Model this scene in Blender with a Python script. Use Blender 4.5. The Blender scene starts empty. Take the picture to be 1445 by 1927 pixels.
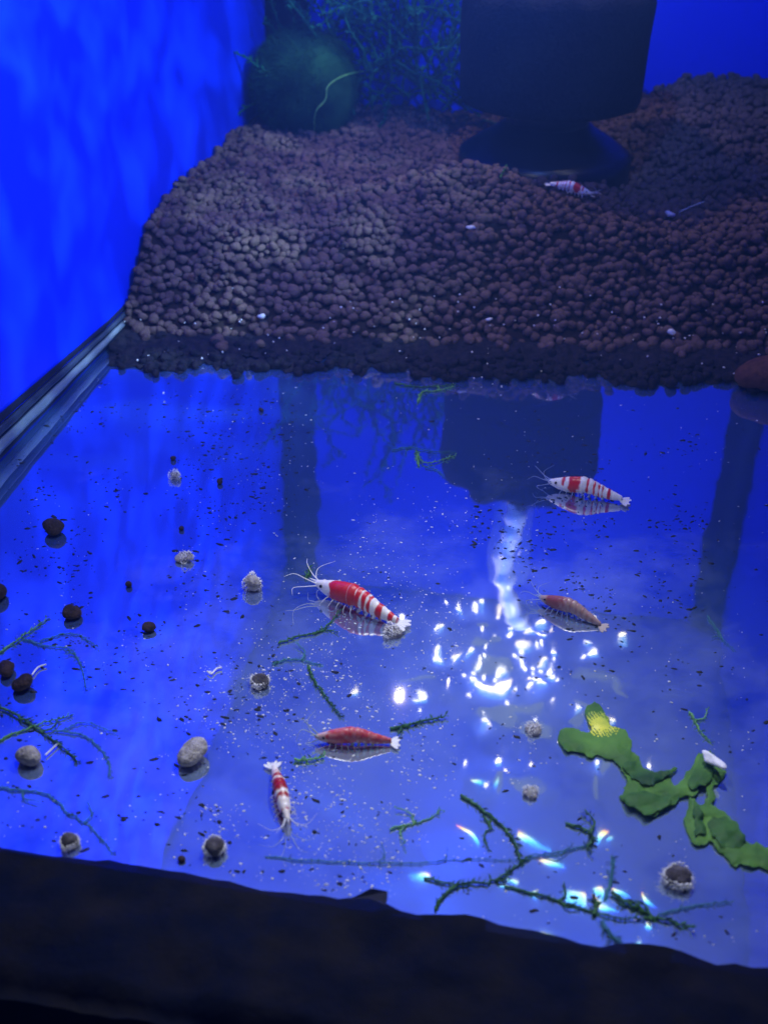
import bpy, math, random
import numpy as np
from mathutils import Vector, Matrix

random.seed(7)
rng = np.random.default_rng(11)
S = bpy.context.scene
COL = S.collection

# ------------------------------------------------------------------ camera
CX, CY, F = 722.5, 963.5, 2200.0            # photo pixels
TH, YAW, ROLL, H = math.radians(32.2), math.radians(10.2), math.radians(1.0), 0.16


def _basis():
    cth, sth = math.cos(TH), math.sin(TH)
    f, u, r = Vector((0, cth, -sth)), Vector((0, sth, cth)), Vector((1, 0, 0))
    Rz = Matrix.Rotation(YAW, 3, 'Z')
    f, u, r = Rz @ f, Rz @ u, Rz @ r
    c, s = math.cos(ROLL), math.sin(ROLL)
    return c * r + s * u, -s * r + c * u, f


RT, UP, FW = _basis()
EYE = Vector((0, 0, H))
cam_d = bpy.data.cameras.new('camera')
cam = bpy.data.objects.new('camera', cam_d)
COL.objects.link(cam)
M = Matrix((RT, UP, -FW)).transposed().to_4x4()
M.translation = EYE
cam.matrix_world = M
cam_d.sensor_fit = 'VERTICAL'
cam_d.sensor_height = 36
cam_d.lens = F / 1927 * 36
cam_d.clip_start, cam_d.clip_end = 0.005, 20
cam_d.dof.use_dof = True
cam_d.dof.focus_distance = 0.285
cam_d.dof.aperture_fstop = 26
S.camera = cam
S.render.resolution_x, S.render.resolution_y = 767, 1024
S.view_settings.view_transform = 'Standard'
S.view_settings.look = 'None'
S.view_settings.exposure = 0.0
S.view_settings.gamma = 1.0
S.render.engine = 'CYCLES'
S.cycles.use_denoising = True
S.cycles.max_bounces = 10
S.cycles.diffuse_bounces = 5
S.cycles.glossy_bounces = 5
S.cycles.transparent_max_bounces = 16
S.cycles.sample_clamp_indirect = 6

# ------------------------------------------------------------------ world and lamps
W = bpy.data.worlds.new('World')
S.world = W
W.use_nodes = True
W.node_tree.nodes['Background'].inputs[0].default_value = (0.012, 0.025, 0.11, 1)
W.node_tree.nodes['Background'].inputs[1].default_value = 0.6

ZH = 0.235                                   # underside of the added hood
XL, XR, YB, YF = -0.153, 0.092, 0.54, 0.1275


def spot(name, loc, target, power, size, blend=0.6, radius=0.0015, color=(1, 1, 1), gobo=None):
    d = bpy.data.lights.new(name, 'SPOT')
    d.energy, d.spot_size, d.spot_blend = power, math.radians(size), blend
    d.shadow_soft_size, d.color = radius, color
    o = bpy.data.objects.new(name, d)
    COL.objects.link(o)
    o.location = loc
    o.rotation_euler = (Vector(target) - Vector(loc)).to_track_quat('-Z', 'Y').to_euler()
    if gobo:                                 # light broken up by the rippled water above
        d.use_nodes = True
        nt = d.node_tree
        em = nt.nodes['Emission']
        tc = nt.nodes.new('ShaderNodeTexCoord')
        mp = nt.nodes.new('ShaderNodeMapping')
        mp.inputs['Scale'].default_value = gobo
        nz = nt.nodes.new('ShaderNodeTexNoise')
        nz.inputs['Scale'].default_value = 1
        nz.inputs['Detail'].default_value = 1.5
        nz.inputs['Distortion'].default_value = 0.25
        rp = nt.nodes.new('ShaderNodeValToRGB')
        rp.color_ramp.elements[0].position = .42
        rp.color_ramp.elements[0].color = (.10, .26, 1.0, 1)
        rp.color_ramp.elements[1].position = .80
        rp.color_ramp.elements[1].color = (1.3, 2.3, 3.4, 1)
        L = nt.links.new
        L(tc.outputs['Normal'], mp.inputs['Vector'])
        L(mp.outputs['Vector'], nz.inputs['Vector'])
        L(nz.outputs['Fac'], rp.inputs['Fac'])
        L(rp.outputs['Color'], em.inputs['Color'])
    return o


spot('lamp_soil', (-.068, .438, .228), (-.035, .405, .02), 0.80, 84, .8, .0012, (1, .84, .83))
spot('lamp_front', (.0, .27, .229), (-.008, .152, 0), 2.2, 58, 1.0, .001, (.95, .97, 1))
spot('lamp_wall', (.072, .27, .215), (-.153, .345, .12), 4.4, 80, .9, .001, (1, 1, 1), (16, 16, 1.3))
spot('lamp_back', (-.03, .30, .226), (-.03, .54, .13), 2.6, 84, 1.0, .001, (.14, .30, 1))
spot('lamp_hose', (.03, .405, .229), (-.016, .447, .14), 0.5, 50, .6, .001, (1, 1, 1))  # fill light added to whiten the hose
spot('lamp_right', (.080, .34, .229), (.045, .43, .03), 0.16, 70, 1.0, .001, (.85, .9, 1))  # weak fill added to lift the soil on the right
spot('lamp_left', (-.07, .19, .229), (-.09, .24, 0), 1.3, 100, 1.0, .001, (.9, .95, 1))


# ------------------------------------------------------------------ helpers
def ray(px, py):
    px, py = float(px), float(py)
    return (px - CX) / F * RT - (py - CY) / F * UP + FW


def at(px, py, z=0.0):
    d = ray(px, py)
    return EYE + d * float((z - H) / d.z)


def at_y(px, py, Y):
    d = ray(px, py)
    return EYE + d * (Y / d.y)


def at_mirror(px, py, z):
    """the point at height z that the floor mirrors towards that direction"""
    p = at(px, py, -z)
    return Vector((p.x, p.y, z))


def tag(o, label=None, cat=None, group=None, kind=None):
    for k, v in (('label', label), ('category', cat), ('group', group), ('kind', kind)):
        if v:
            o[k] = v
    return o


def mesh_obj(name, verts, faces, mat, parent=None, smooth=True, cols=None, loc=None):
    me = bpy.data.meshes.new(name)
    me.from_pydata([tuple(v) for v in verts], [], [tuple(f) for f in faces])
    if smooth:
        me.polygons.foreach_set('use_smooth', [True] * len(me.polygons))
    if cols is not None:
        a = me.color_attributes.new('pattern', 'FLOAT_COLOR', 'POINT')
        a.data.foreach_set('color', np.asarray(cols, dtype=np.float32).ravel())
    me.materials.append(mat)
    me.update()
    o = bpy.data.objects.new(name, me)
    COL.objects.link(o)
    if parent:
        o.parent = parent
    if loc is not None:
        o.location = loc
    return o


def empty(name, loc=(0, 0, 0), rz=0):
    o = bpy.data.objects.new(name, None)
    o.empty_display_size = .01
    COL.objects.link(o)
    o.location = loc
    o.rotation_euler = (0, 0, rz)
    return o


class MB:
    def __init__(s):
        s.v, s.f = [], []

    def add(s, v, f):
        n = len(s.v)
        s.v += [tuple(p) for p in v]
        s.f += [tuple(i + n for i in q) for q in f]

    def box(s, a, b):
        (x0, y0, z0), (x1, y1, z1) = a, b
        s.add([(x0, y0, z0), (x1, y0, z0), (x1, y1, z0), (x0, y1, z0), (x0, y0, z1), (x1, y0, z1), (x1, y1, z1), (x0, y1, z1)],
              [(0, 3, 2, 1), (4, 5, 6, 7), (0, 1, 5, 4), (1, 2, 6, 5), (2, 3, 7, 6), (3, 0, 4, 7)])

    def tube(s, pts, rad, n=7, cap=True):
        pts = [Vector(p) for p in pts]
        m = len(pts)
        rad = rad if hasattr(rad, '__len__') else [rad] * m
        ref = Vector((0, 0, 1))
        v, f = [], []
        for i, p in enumerate(pts):
            t = (pts[min(i + 1, m - 1)] - pts[max(i - 1, 0)])
            t = t.normalized() if t.length > 0 else Vector((1, 0, 0))
            a = t.cross(ref)
            if a.length < .05:
                a = t.cross(Vector((1, 0, 0)))
            a.normalize()
            b = t.cross(a)
            for k in range(n):
                q = 2 * math.pi * k / n
                v.append(p + (a * math.cos(q) + b * math.sin(q)) * rad[i])
        for i in range(m - 1):
            for k in range(n):
                k2 = (k + 1) % n
                f.append((i * n + k, i * n + k2, (i + 1) * n + k2, (i + 1) * n + k))
        if cap:
            f.append(tuple(range(n)))
            f.append(tuple(range((m - 1) * n + n - 1, (m - 1) * n - 1, -1)))
        s.add(v, f)

    def lathe(s, prof, n=48, c=(0, 0, 0)):
        v, f = [], []
        for r_, z in prof:
            for k in range(n):
                q = 2 * math.pi * k / n
                v.append((c[0] + r_ * math.cos(q), c[1] + r_ * math.sin(q), c[2] + z))
        for i in range(len(prof) - 1):
            for k in range(n):
                k2 = (k + 1) % n
                f.append((i * n + k, i * n + k2, (i + 1) * n + k2, (i + 1) * n + k))
        f.append(tuple(range(n - 1, -1, -1)))
        f.append(tuple(range((len(prof) - 1) * n, len(prof) * n)))
        s.add(v, f)

    def build(s, name, mat, parent=None, smooth=True, loc=None):
        return mesh_obj(name, s.v, s.f, mat, parent, smooth, loc=loc)


def curve(pts, n=24):
    """Catmull-Rom through pts, n samples"""
    P = [Vector(p) for p in pts]
    if len(P) == 2:
        return [P[0].lerp(P[1], i / (n - 1)) for i in range(n)]
    P = [2 * P[0] - P[1]] + P + [2 * P[-1] - P[-2]]
    out, m = [], len(P) - 3
    for i in range(n):
        u = i / (n - 1) * m
        k = min(int(u), m - 1)
        t = u - k
        a, b, c, d = P[k:k + 4]
        out.append(.5 * ((2 * b) + (c - a) * t + (2 * a - 5 * b + 4 * c - d) * t * t + (3 * b - a - 3 * c + d) * t ** 3))
    return out


def noise2(x, y, seed=0):
    """smooth value noise on arrays, about -1..1"""
    x, y = np.asarray(x, float), np.asarray(y, float)
    xi, yi = np.floor(x).astype(int), np.floor(y).astype(int)
    xf, yf = x - xi, y - yi

    def hsh(a, b):
        q = np.sin(a * 127.1 + b * 311.7 + seed * 74.7) * 43758.5453
        return (q - np.floor(q)) * 2 - 1
    u, v = xf * xf * (3 - 2 * xf), yf * yf * (3 - 2 * yf)
    return ((hsh(xi, yi) * (1 - u) + hsh(xi + 1, yi) * u) * (1 - v) + (hsh(xi, yi + 1) * (1 - u) + hsh(xi + 1, yi + 1) * u) * v)


def sm(x, a, b):
    t = np.clip((np.asarray(x, float) - a) / (b - a), 0, 1)
    return t * t * (3 - 2 * t)


# ------------------------------------------------------------------ materials
def new_mat(name):
    m = bpy.data.materials.new(name)
    m.use_nodes = True
    return m, m.node_tree, m.node_tree.nodes['Principled BSDF']


def pmat(name, c1, c2=None, rough=.6, scale=400, spec=.4, bump=0, bscale=None, detail=4, lo=.35, hi=.65, sub=0):
    m, nt, b = new_mat(name)
    b.inputs['Roughness'].default_value = rough
    b.inputs['Specular IOR Level'].default_value = spec
    b.inputs['Base Color'].default_value = (*c1, 1)
    L = nt.links.new
    tc = nt.nodes.new('ShaderNodeTexCoord')
    if c2:
        nz = nt.nodes.new('ShaderNodeTexNoise')
        nz.inputs['Scale'].default_value = scale
        nz.inputs['Detail'].default_value = detail
        rp = nt.nodes.new('ShaderNodeValToRGB')
        rp.color_ramp.elements[0].position, rp.color_ramp.elements[0].color = lo, (*c1, 1)
        rp.color_ramp.elements[1].position, rp.color_ramp.elements[1].color = hi, (*c2, 1)
        L(tc.outputs['Object'], nz.inputs['Vector'])
        L(nz.outputs['Fac'], rp.inputs['Fac'])
        L(rp.outputs['Color'], b.inputs['Base Color'])
    if bump:
        nb = nt.nodes.new('ShaderNodeTexNoise')
        nb.inputs['Scale'].default_value = bscale or scale
        nb.inputs['Detail'].default_value = 3
        bp = nt.nodes.new('ShaderNodeBump')
        bp.inputs['Strength'].default_value = bump
        bp.inputs['Distance'].default_value = .001
        L(tc.outputs['Object'], nb.inputs['Vector'])
        L(nb.outputs['Fac'], bp.inputs['Height'])
        L(bp.outputs['Normal'], b.inputs['Normal'])
    if sub:
        b.inputs['Subsurface Weight'].default_value = sub
        b.inputs['Subsurface Radius'].default_value = (.001, .0006, .0004)
        b.inputs['Subsurface Scale'].default_value = .5
    return m


def emit_mat(name, col, strength):
    m = bpy.data.materials.new(name)
    m.use_nodes = True
    nt = m.node_tree
    nt.nodes.remove(nt.nodes['Principled BSDF'])
    e = nt.nodes.new('ShaderNodeEmission')
    e.inputs[0].default_value = (*col, 1)
    e.inputs[1].default_value = strength
    nt.links.new(e.outputs[0], nt.nodes['Material Output'].inputs[0])
    m.cycles.emission_sampling = 'NONE'
    return m


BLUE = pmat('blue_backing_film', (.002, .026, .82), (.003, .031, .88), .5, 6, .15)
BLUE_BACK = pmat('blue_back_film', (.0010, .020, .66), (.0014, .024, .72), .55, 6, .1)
SILICONE = pmat('black_silicone', (.006, .008, .024), (.010, .012, .034), .6, 80, .12, .3, 120)
STRIP_PALE = pmat('clear_silicone', (.11, .14, .19), (.19, .22, .28), .3, 60, .5, .4, 160)
STRIP_MID = pmat('grey_silicone', (.016, .024, .05), (.04, .055, .10), .35, 60, .5, .4, 160)
BLACK = pmat('black_plastic', (.003, .004, .010), None, .32, spec=.35)
FOAM = pmat('black_foam', (.0015, .002, .005), (.006, .007, .012), .9, 700, .05, 1.0, 900)
RIMMAT = pmat('black_rim', (.003, .005, .016), (.009, .009, .013), .9, 120, .05, .9, 160)
STAND = pmat('navy_stand', (.004, .008, .05), None, .5)
ADDED_HOODMAT = pmat('hood_underside', (.04, .12, .82), (.07, .16, .86), .6, 14, .2)  # added hood, stands in for the blue mirrored by the water surface
SOIL = pmat('soil_bed', (.016, .010, .010), (.035, .022, .02), .9, 300, .1)
PELLET = pmat('soil_pellet', (.086, .054, .051), (.138, .088, .078), .9, 120, .1, .6, 1100)
DARK_REFL = pmat('dark_mud', (.006, .007, .016), (.022, .018, .026), .9, 500, .1, .8, 900)  # tone of the bank's dim reflection, put in as a surface colour
PELLET_DARK = pmat('soaked_pellet', (.020, .012, .014), (.05, .03, .03), .8, 500, .2, .6, 1200)
PELLET_GREY = pmat('grey_brown_pellet', (.05, .045, .05), (.14, .13, .13), .9, 500, .1, .6, 1200)
MOULD = pmat('pale_fuzz', (.70, .70, .68), (.95, .95, .92), .9, 900, .1)
PELLET_PALE = pmat('pale_pellet', (.22, .20, .19), (.44, .42, .40), .9, 700, .1, .6, 1500)
RUSTY = pmat('reddish_pellet', (.06, .022, .018), (.10, .04, .03), .8, 500, .2, .5, 900)
MOSS = pmat('moss_green', (.03, .11, .03), (.06, .19, .05), .7, 700, .2)
MOSS_FADED = pmat('moss_bluegreen', (.05, .20, .20), (.09, .30, .26), .8, 400, .1)
MOSS_DARK = pmat('moss_dark', (.03, .11, .05), (.08, .21, .08), .7, 600, .2)
MOSS_LIGHT = pmat('moss_light', (.10, .30, .08), (.2, .48, .12), .6, 600, .25)
BALLMAT = pmat('moss_ball_green', (.006, .034, .015), (.018, .080, .030), .9, 90, .1)
JAVA = pmat('java_moss', (.008, .075, .045), (.018, .13, .065), .8, 300, .1)
THALLUS = pmat('liverwort_green', (.03, .10, .022), (.12, .30, .045), .6, 110, .2, .5, 420, lo=.3, hi=.7, sub=.15)
LOBE = pmat('liverwort_lobe', (.018, .07, .02), (.07, .20, .035), .6, 130, .2, .5, 420, lo=.3, hi=.7, sub=.15)
THALLUS_LIT_TIP = pmat('liverwort_tip', (.20, .34, .03), (.85, .80, .03), .45, 160, .4)  # yellow light on the tip painted into the colour
WHITE = pmat('white_debris', (.55, .58, .62), (.8, .8, .8), .6, 500, .3)
DARKSPECK = pmat('dark_debris', (.005, .007, .012), (.018, .02, .014), .7, 900, .3)
HOSE = pmat('white_hose', (.72, .76, .82), (.85, .87, .9), .3, 200, .6)
PINK = pmat('pink_flake', (.45, .22, .2), (.6, .35, .3), .7, 500, .2)


for m_a, a_ in ((MOSS_FADED, .5), (MOSS, .8), (MOSS_LIGHT, .85), (MOSS_DARK, .85), (THALLUS, .86), (LOBE, .86)):
    m_a.node_tree.nodes['Principled BSDF'].inputs['Alpha'].default_value = a_


def film_clear(name, fac, col=(.6, .75, 1), rough=.05):
    m = bpy.data.materials.new(name)
    m.use_nodes = True
    nt = m.node_tree
    nt.nodes.remove(nt.nodes['Principled BSDF'])
    t = nt.nodes.new('ShaderNodeBsdfTransparent')
    g = nt.nodes.new('ShaderNodeBsdfGlossy')
    g.inputs['Color'].default_value = (*col, 1)
    g.inputs['Roughness'].default_value = rough
    mx = nt.nodes.new('ShaderNodeMixShader')
    mx.inputs[0].default_value = fac
    nt.links.new(t.outputs[0], mx.inputs[1])
    nt.links.new(g.outputs[0], mx.inputs[2])
    nt.links.new(mx.outputs[0], nt.nodes['Material Output'].inputs[0])
    return m


PANE = film_clear('front_glass', .025)


def clear_tube_mat():
    m = bpy.data.materials.new('clear_tube')
    m.use_nodes = True
    nt = m.node_tree
    b = nt.nodes['Principled BSDF']
    b.inputs['Base Color'].default_value = (.35, .48, .75, 1)
    b.inputs['Roughness'].default_value = .2
    b.inputs['Alpha'].default_value = .16
    return m


CLEAR = clear_tube_mat()


def floor_mat():
    """glass floor over a dark film: a mirror, with a thin uneven layer of dust"""
    m, nt, b = new_mat('glass_floor')
    L = nt.links.new
    tc = nt.nodes.new('ShaderNodeTexCoord')
    nz = nt.nodes.new('ShaderNodeTexNoise')
    nz.inputs['Scale'].default_value = 34
    nz.inputs['Detail'].default_value = 9
    nz.inputs['Roughness'].default_value = .68
    rp = nt.nodes.new('ShaderNodeValToRGB')
    rp.color_ramp.elements[0].position, rp.color_ramp.elements[0].color = .36, (.026, .068, .27, 1)
    rp.color_ramp.elements[1].position, rp.color_ramp.elements[1].color = .72, (.20, .29, .42, 1)
    L(tc.outputs['Object'], nz.inputs['Vector'])
    L(nz.outputs['Fac'], rp.inputs['Fac'])
    mp = nt.nodes.new('ShaderNodeMapping')     # dust thickest at front centre, painting in the milky pool of light
    mp.inputs['Location'].default_value = (.006 * 7.2, -.135 * 6.2, 0)
    mp.inputs['Scale'].default_value = (7.2, 6.2, 0)
    gr = nt.nodes.new('ShaderNodeTexGradient')
    gr.gradient_type = 'SPHERICAL'
    mul = nt.nodes.new('ShaderNodeMath')
    mul.operation = 'MULTIPLY_ADD'
    mul.inputs[1].default_value = .62
    mul.inputs[2].default_value = -.28
    add = nt.nodes.new('ShaderNodeMath')
    L(tc.outputs['Object'], mp.inputs['Vector'])
    L(mp.outputs['Vector'], gr.inputs['Vector'])
    L(gr.outputs['Fac'], mul.inputs[0])
    L(mul.outputs[0], add.inputs[0])
    L(nz.outputs['Fac'], add.inputs[1])
    L(add.outputs[0], rp.inputs['Fac'])
    L(rp.outputs['Color'], b.inputs['Base Color'])
    b.inputs['Roughness'].default_value = .8
    b.inputs['Specular IOR Level'].default_value = .1
    g = nt.nodes.new('ShaderNodeBsdfGlossy')
    g.inputs['Color'].default_value = (.92, .95, 1, 1)
    g.inputs['Roughness'].default_value = .03
    nb = nt.nodes.new('ShaderNodeTexNoise')
    nb.inputs['Scale'].default_value = 45
    nb.inputs['Detail'].default_value = 2
    bp = nt.nodes.new('ShaderNodeBump')
    bp.inputs['Strength'].default_value = .11
    bp.inputs['Distance'].default_value = .001
    L(tc.outputs['Object'], nb.inputs['Vector'])
    L(nb.outputs['Fac'], bp.inputs['Height'])
    L(bp.outputs['Normal'], g.inputs['Normal'])
    mx = nt.nodes.new('ShaderNodeMixShader')
    mx.inputs[0].default_value = .58
    L(b.outputs[0], mx.inputs[1])
    L(g.outputs[0], mx.inputs[2])
    L(mx.outputs[0], nt.nodes['Material Output'].inputs[0])
    return m


# ------------------------------------------------------------------ the tank
fl = MB()
fl.box((XL - .004, YF + .0, -.004), (XR + .004, YB + .004, 0))
tag(fl.build('floor', floor_mat(), smooth=False), kind='structure')

tank = empty('fish_tank', (0, .33, 0))
tag(tank, 'blue walled glass fish tank with black silicone corners and black front rim', 'fish tank')


def part(mb, name, mat, smooth=False, parent=None, label=None):
    mb.v = [(x, y - .33, z) for x, y, z in mb.v]
    o = mb.build(name, mat, parent or tank, smooth)
    if label:
        o['label'] = label
    return o


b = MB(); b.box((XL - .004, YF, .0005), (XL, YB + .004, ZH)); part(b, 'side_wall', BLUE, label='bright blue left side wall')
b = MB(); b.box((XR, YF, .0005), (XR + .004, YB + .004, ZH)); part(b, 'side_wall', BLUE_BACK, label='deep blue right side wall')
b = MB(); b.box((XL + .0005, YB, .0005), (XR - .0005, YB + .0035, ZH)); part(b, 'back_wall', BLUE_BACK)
b = MB(); b.box((XL + .0005, YF - .003, .003), (XR - .0005, YF - .0005, ZH - .001)); part(b, 'front_pane', PANE)
# corner seams: triangular beads of black silicone
for xs, w in ((XL, .0185), (XR, -.016)):
    b = MB()
    n = 30
    for i in range(n + 1):
        z = .001 + (ZH - .003) * i / n
        k = 1 + .06 * math.sin(i * 1.7) + .05 * math.sin(i * .6)
        e = .0006 if w > 0 else -.0006
        b.v += [(xs + e, YB - .0006, z), (xs + w * k, YB - .0006, z), (xs + w * .45, YB - .0045 * k, z), (xs + e, YB - .008 * k, z)]
    for i in range(n):
        for j in range(4):
            j2 = (j + 1) % 4
            b.f.append((i * 4 + j, i * 4 + j2, i * 4 + 4 + j2, i * 4 + 4 + j))
    part(b, 'corner_seam', SILICONE, True)
# stacked beads of silicone along the foot of the left wall
bands = [(.000, .16, SILICONE, .0012), (.16, .46, STRIP_PALE, .0018), (.46, .54, SILICONE, .0010), (.54, .76, STRIP_MID, .0015), (.76, 1.0, SILICONE, .0008)]
for lo, hi, mt, proud in bands:
    b = MB()
    n = 40
    for i in range(n + 1):
        y = YF + .004 + (.44 - YF) * i / n
        hh = .0150 - .0075 * min(1, (y - .20) / .135) if y > .2 else .0150
        w1 = .00012 * math.sin(i * 1.3 + lo * 9) + .0001 * math.sin(i * 3.1)
        a0, a1 = hh * lo + .0007, hh * hi + .0005
        x0, x1 = XL + .0004, XL + proud + w1
        b.v += [(x0, y, a0), (x1, y, a0 + .0003), (x1 + .0003, y, (a0 + a1) / 2), (x1 - .0003, y, a1), (x0, y, a1)]
    for i in range(n):
        for j in range(5):
            j2 = (j + 1) % 5
            b.f.append((i * 5 + j, i * 5 + 5 + j, i * 5 + 5 + j2, i * 5 + j2))
    part(b, 'silicone_bead', mt, True)
# front rim, a rough black ledge outside the pane
b = MB()
nx, ny = 150, 16
for i in range(nx + 1):
    x = -.20 + .40 * i / nx
    for j in range(ny + 1):
        v = j / ny
        y = .1008 + (.1262 - .1008) * v
        nzv = float(noise2(x * 160, y * 160, 3)) * .0011 + float(noise2(x * 520, y * 520, 5)) * .0006
        z = .0022 + nzv - .004 * max(0, .12 - v) / .12
        if j == ny:
            y += .0009 * float(noise2(x * 120, 0, 9)) + (.0011 if -.027 < x < -.0205 else 0)
        b.v.append((x, y, z))
for i in range(nx):
    for j in range(ny):
        q = i * (ny + 1) + j
        b.f.append((q, q + ny + 1, q + ny + 2, q + 1))
n0 = len(b.v)
b.v += [(-.2, .1008, -.03), (.2, .1008, -.03)]
b.f.append(tuple([i * (ny + 1) for i in range(nx + 1)] + [n0 + 1, n0]))
part(b, 'front_rim', RIMMAT, True)
b = MB()
b.v += [(-.0275, .1268, .0024), (-.0215, .1262, .0026), (-.0215, .1290, .0032), (-.0242, .1288, .0036), (-.0275, .1268, .0008), (-.0215, .1262, .0008), (-.0215, .1290, .0012), (-.0242, .1288, .0012)]
b.f += [(0, 1, 2, 3), (4, 7, 6, 5), (0, 4, 5, 1), (1, 5, 6, 2), (2, 6, 7, 3), (3, 7, 4, 0)]
part(b, 'silicone_flap', SILICONE)
b = MB(); b.box((-.22, .02, -.03), (.22, .1006, -.012)); tag(b.build('stand', STAND, smooth=False), kind='structure')

# ------------------------------------------------------------------ added unseen hood with glowing shapes, mirrored in the floor as water glints
hood = empty('lamp_hood', (-.03, .33, ZH))
tag(hood, 'blue hood over the tank whose small white lights mirror in the glass floor', 'lamp')
b = MB()
nx = 60
for i in range(nx + 1):
    for j in range(nx + 1):
        x = XL - .004 + (XR - XL + .008) * i / nx
        y = YF + (YB - YF + .004) * j / nx
        z = ZH + .0008 + .0012 * float(noise2(x * 45, y * 45, 21)) + .001
        b.v.append((x + .03, y - .33, z - ZH))
for i in range(nx):
    for j in range(nx):
        q = i * (nx + 1) + j
        b.f.append((q, q + 1, q + nx + 2, q + nx + 1))
m_ = len(b.v)
x0, x1, y0, y1 = XL - .004 + .03, XR + .004 + .03, YF - .33, YB + .004 - .33
b.v += [(x0, y0, .015), (x1, y0, .015), (x1, y1, .015), (x0, y1, .015)]
b.f.append((m_, m_ + 1, m_ + 2, m_ + 3))
b.build('hood_panel', ADDED_HOODMAT, hood, True)

GLINT_W = emit_mat('led_white', (1, .97, .9), 9)  # glow colours of the added glints, no lamp of the tank
GLINT_Y = emit_mat('led_warm', (1, .86, .45), 9)
GLINT_B = emit_mat('led_cold', (.12, .45, 1), 1.6)
GLINT_S = emit_mat('led_soft', (.40, .50, .95), .40)


def glint(px, py, w, h, mat, rot=0.0, bend=0.0, name='led'):
    """a small glowing lens under the hood; px,py is where the floor mirrors it"""
    c = at_mirror(px, py, ZH - .0012)
    ex = at_mirror(px + 10, py, ZH - .0012) - c
    ey = at_mirror(px, py + 10, ZH - .0012) - c
    n, v, f = 18, [], []
    ca, sa = math.cos(rot), math.sin(rot)
    for ring, (k, dz) in enumerate(((1.0, 0.0008), (.97, 0), (.55, -.0006), (.0, -.0008))):
        for i in range(n):
            q = 2 * math.pi * i / n
            wob = 1 + .16 * math.sin(3 * q + px) + .1 * math.sin(5 * q + py)
            a, e = math.cos(q) * w / 2 * k * wob, math.sin(q) * h / 2 * k * wob
            e += bend * (a / (w / 2)) ** 2
            a, e = a * ca - e * sa, a * sa + e * ca
            p = ex * (a / 10) + ey * (e / 10)
            v.append((p.x, p.y, dz))
    for r_ in range(3):
        for i in range(n):
            i2 = (i + 1) % n
            f.append((r_ * n + i, r_ * n + i2, r_ * n + n + i2, r_ * n + n + i))
    o = mesh_obj(name, v, f, mat, hood, True)
    o.location = c - hood.location
    return o


glints = [
    (830, 1080, 9, 9), (843, 1060, 10, 10), (890, 1087, 11, 10), (1090, 1078, 10, 9), (1180, 1078, 9, 9), (1195, 1079, 10, 9),
    (864, 1147, 13, 12), (908, 1132, 11, 12), (829, 1180, 10, 10), (1017, 1170, 15, 15), (960, 1183, 9, 9), (996, 1191, 15, 11),
    (1169, 1143, 12, 10), (1175, 1201, 13, 13), (1117, 1228, 17, 14), (1109, 1210, 10, 8), (823, 1236, 24, 10), (825, 1224, 10, 9),
    (858, 1232, 20, 9), (882, 1230, 10, 15), (914, 1246, 12, 13), (903, 1258, 16, 8), (1038, 1230, 15, 13), (1016, 1248, 16, 9),
    (1030, 1265, 13, 20), (1035, 1275, 16, 12), (1008, 1285, 12, 16), (1012, 1292, 22, 10), (985, 1223, 24, 9), (893, 1281, 16, 12),
    (947, 1265, 14, 11), (797, 1308, 14, 18), (786, 1316, 12, 7), (660, 1298, 10, 12), (685, 1178, 12, 11), (758, 1172, 8, 9),
    (1081, 1328, 12, 9), (1118, 1354, 9, 14), (1151, 1358, 9, 9), (907, 1360, 13, 14), (937, 1425, 18, 22), (1126, 1442, 9, 13),
    (1014, 1170, 18, 12), (1115, 1165, 18, 12), (1021, 1198, 11, 11), (960, 1196, 8, 8),
]
for k in range(46):                         # the many faint ones of the cluster
    a, q = rng.normal(955, 70), rng.normal(1230, 62)
    glints.append((a, q, rng.uniform(3, 8), rng.uniform(3, 8)))
for k in range(34):                         # and stray ones further out
    glints.append((rng.normal(980, 120), rng.uniform(1070, 1480), rng.uniform(3, 6), rng.uniform(3, 7)))
for k, (px, py, w, h) in enumerate(glints):
    if w > 8:
        glint(px + .5, py + h * .30, w * .85, h * .7, GLINT_B, .3 * math.sin(k * 2.1), name='led_rim')  # blue fringe of the glint, painted as its own glow
    glint(px, py, w * .72, h * .72, GLINT_Y if k % 5 == 3 else GLINT_W, rot=.3 * math.sin(k * 2.1))
glint(926, 1298, 44, 11, GLINT_Y, .05, -5)
glint(950, 1290, 22, 12, GLINT_Y, -.6, -3)
glint(905, 1290, 22, 8, GLINT_W, .5, 0)
glint(930, 1303, 60, 10, GLINT_B, 0, -6, 'led_rim')
for px, py, w, h, r_ in ((900, 1212, 40, 14, .2), (935, 1208, 26, 18, -.5), (910, 1170, 30, 12, 0), (1005, 1360, 60, 30, .2), (1100, 1320, 44, 10, .4), (975, 1325, 50, 16, .1),
                         (935, 1340, 80, 34, 0), (990, 1480, 60, 20, .2), (940, 1470, 18, 34, 0), (1122, 1480, 9, 40, 0), (1145, 1440, 20, 36, .2), (925, 1255, 70, 26, 0),
                         (1085, 1350, 34, 30, 0), (1010, 1325, 24, 12, 0), (1118, 1272, 80, 7, .05), (1165, 1290, 44, 7, .9), (790, 1275, 60, 6, .1)):
    glint(px, py, w, h, GLINT_S, r_)  # pale smears of reflected light, drawn as faint glow


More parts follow.
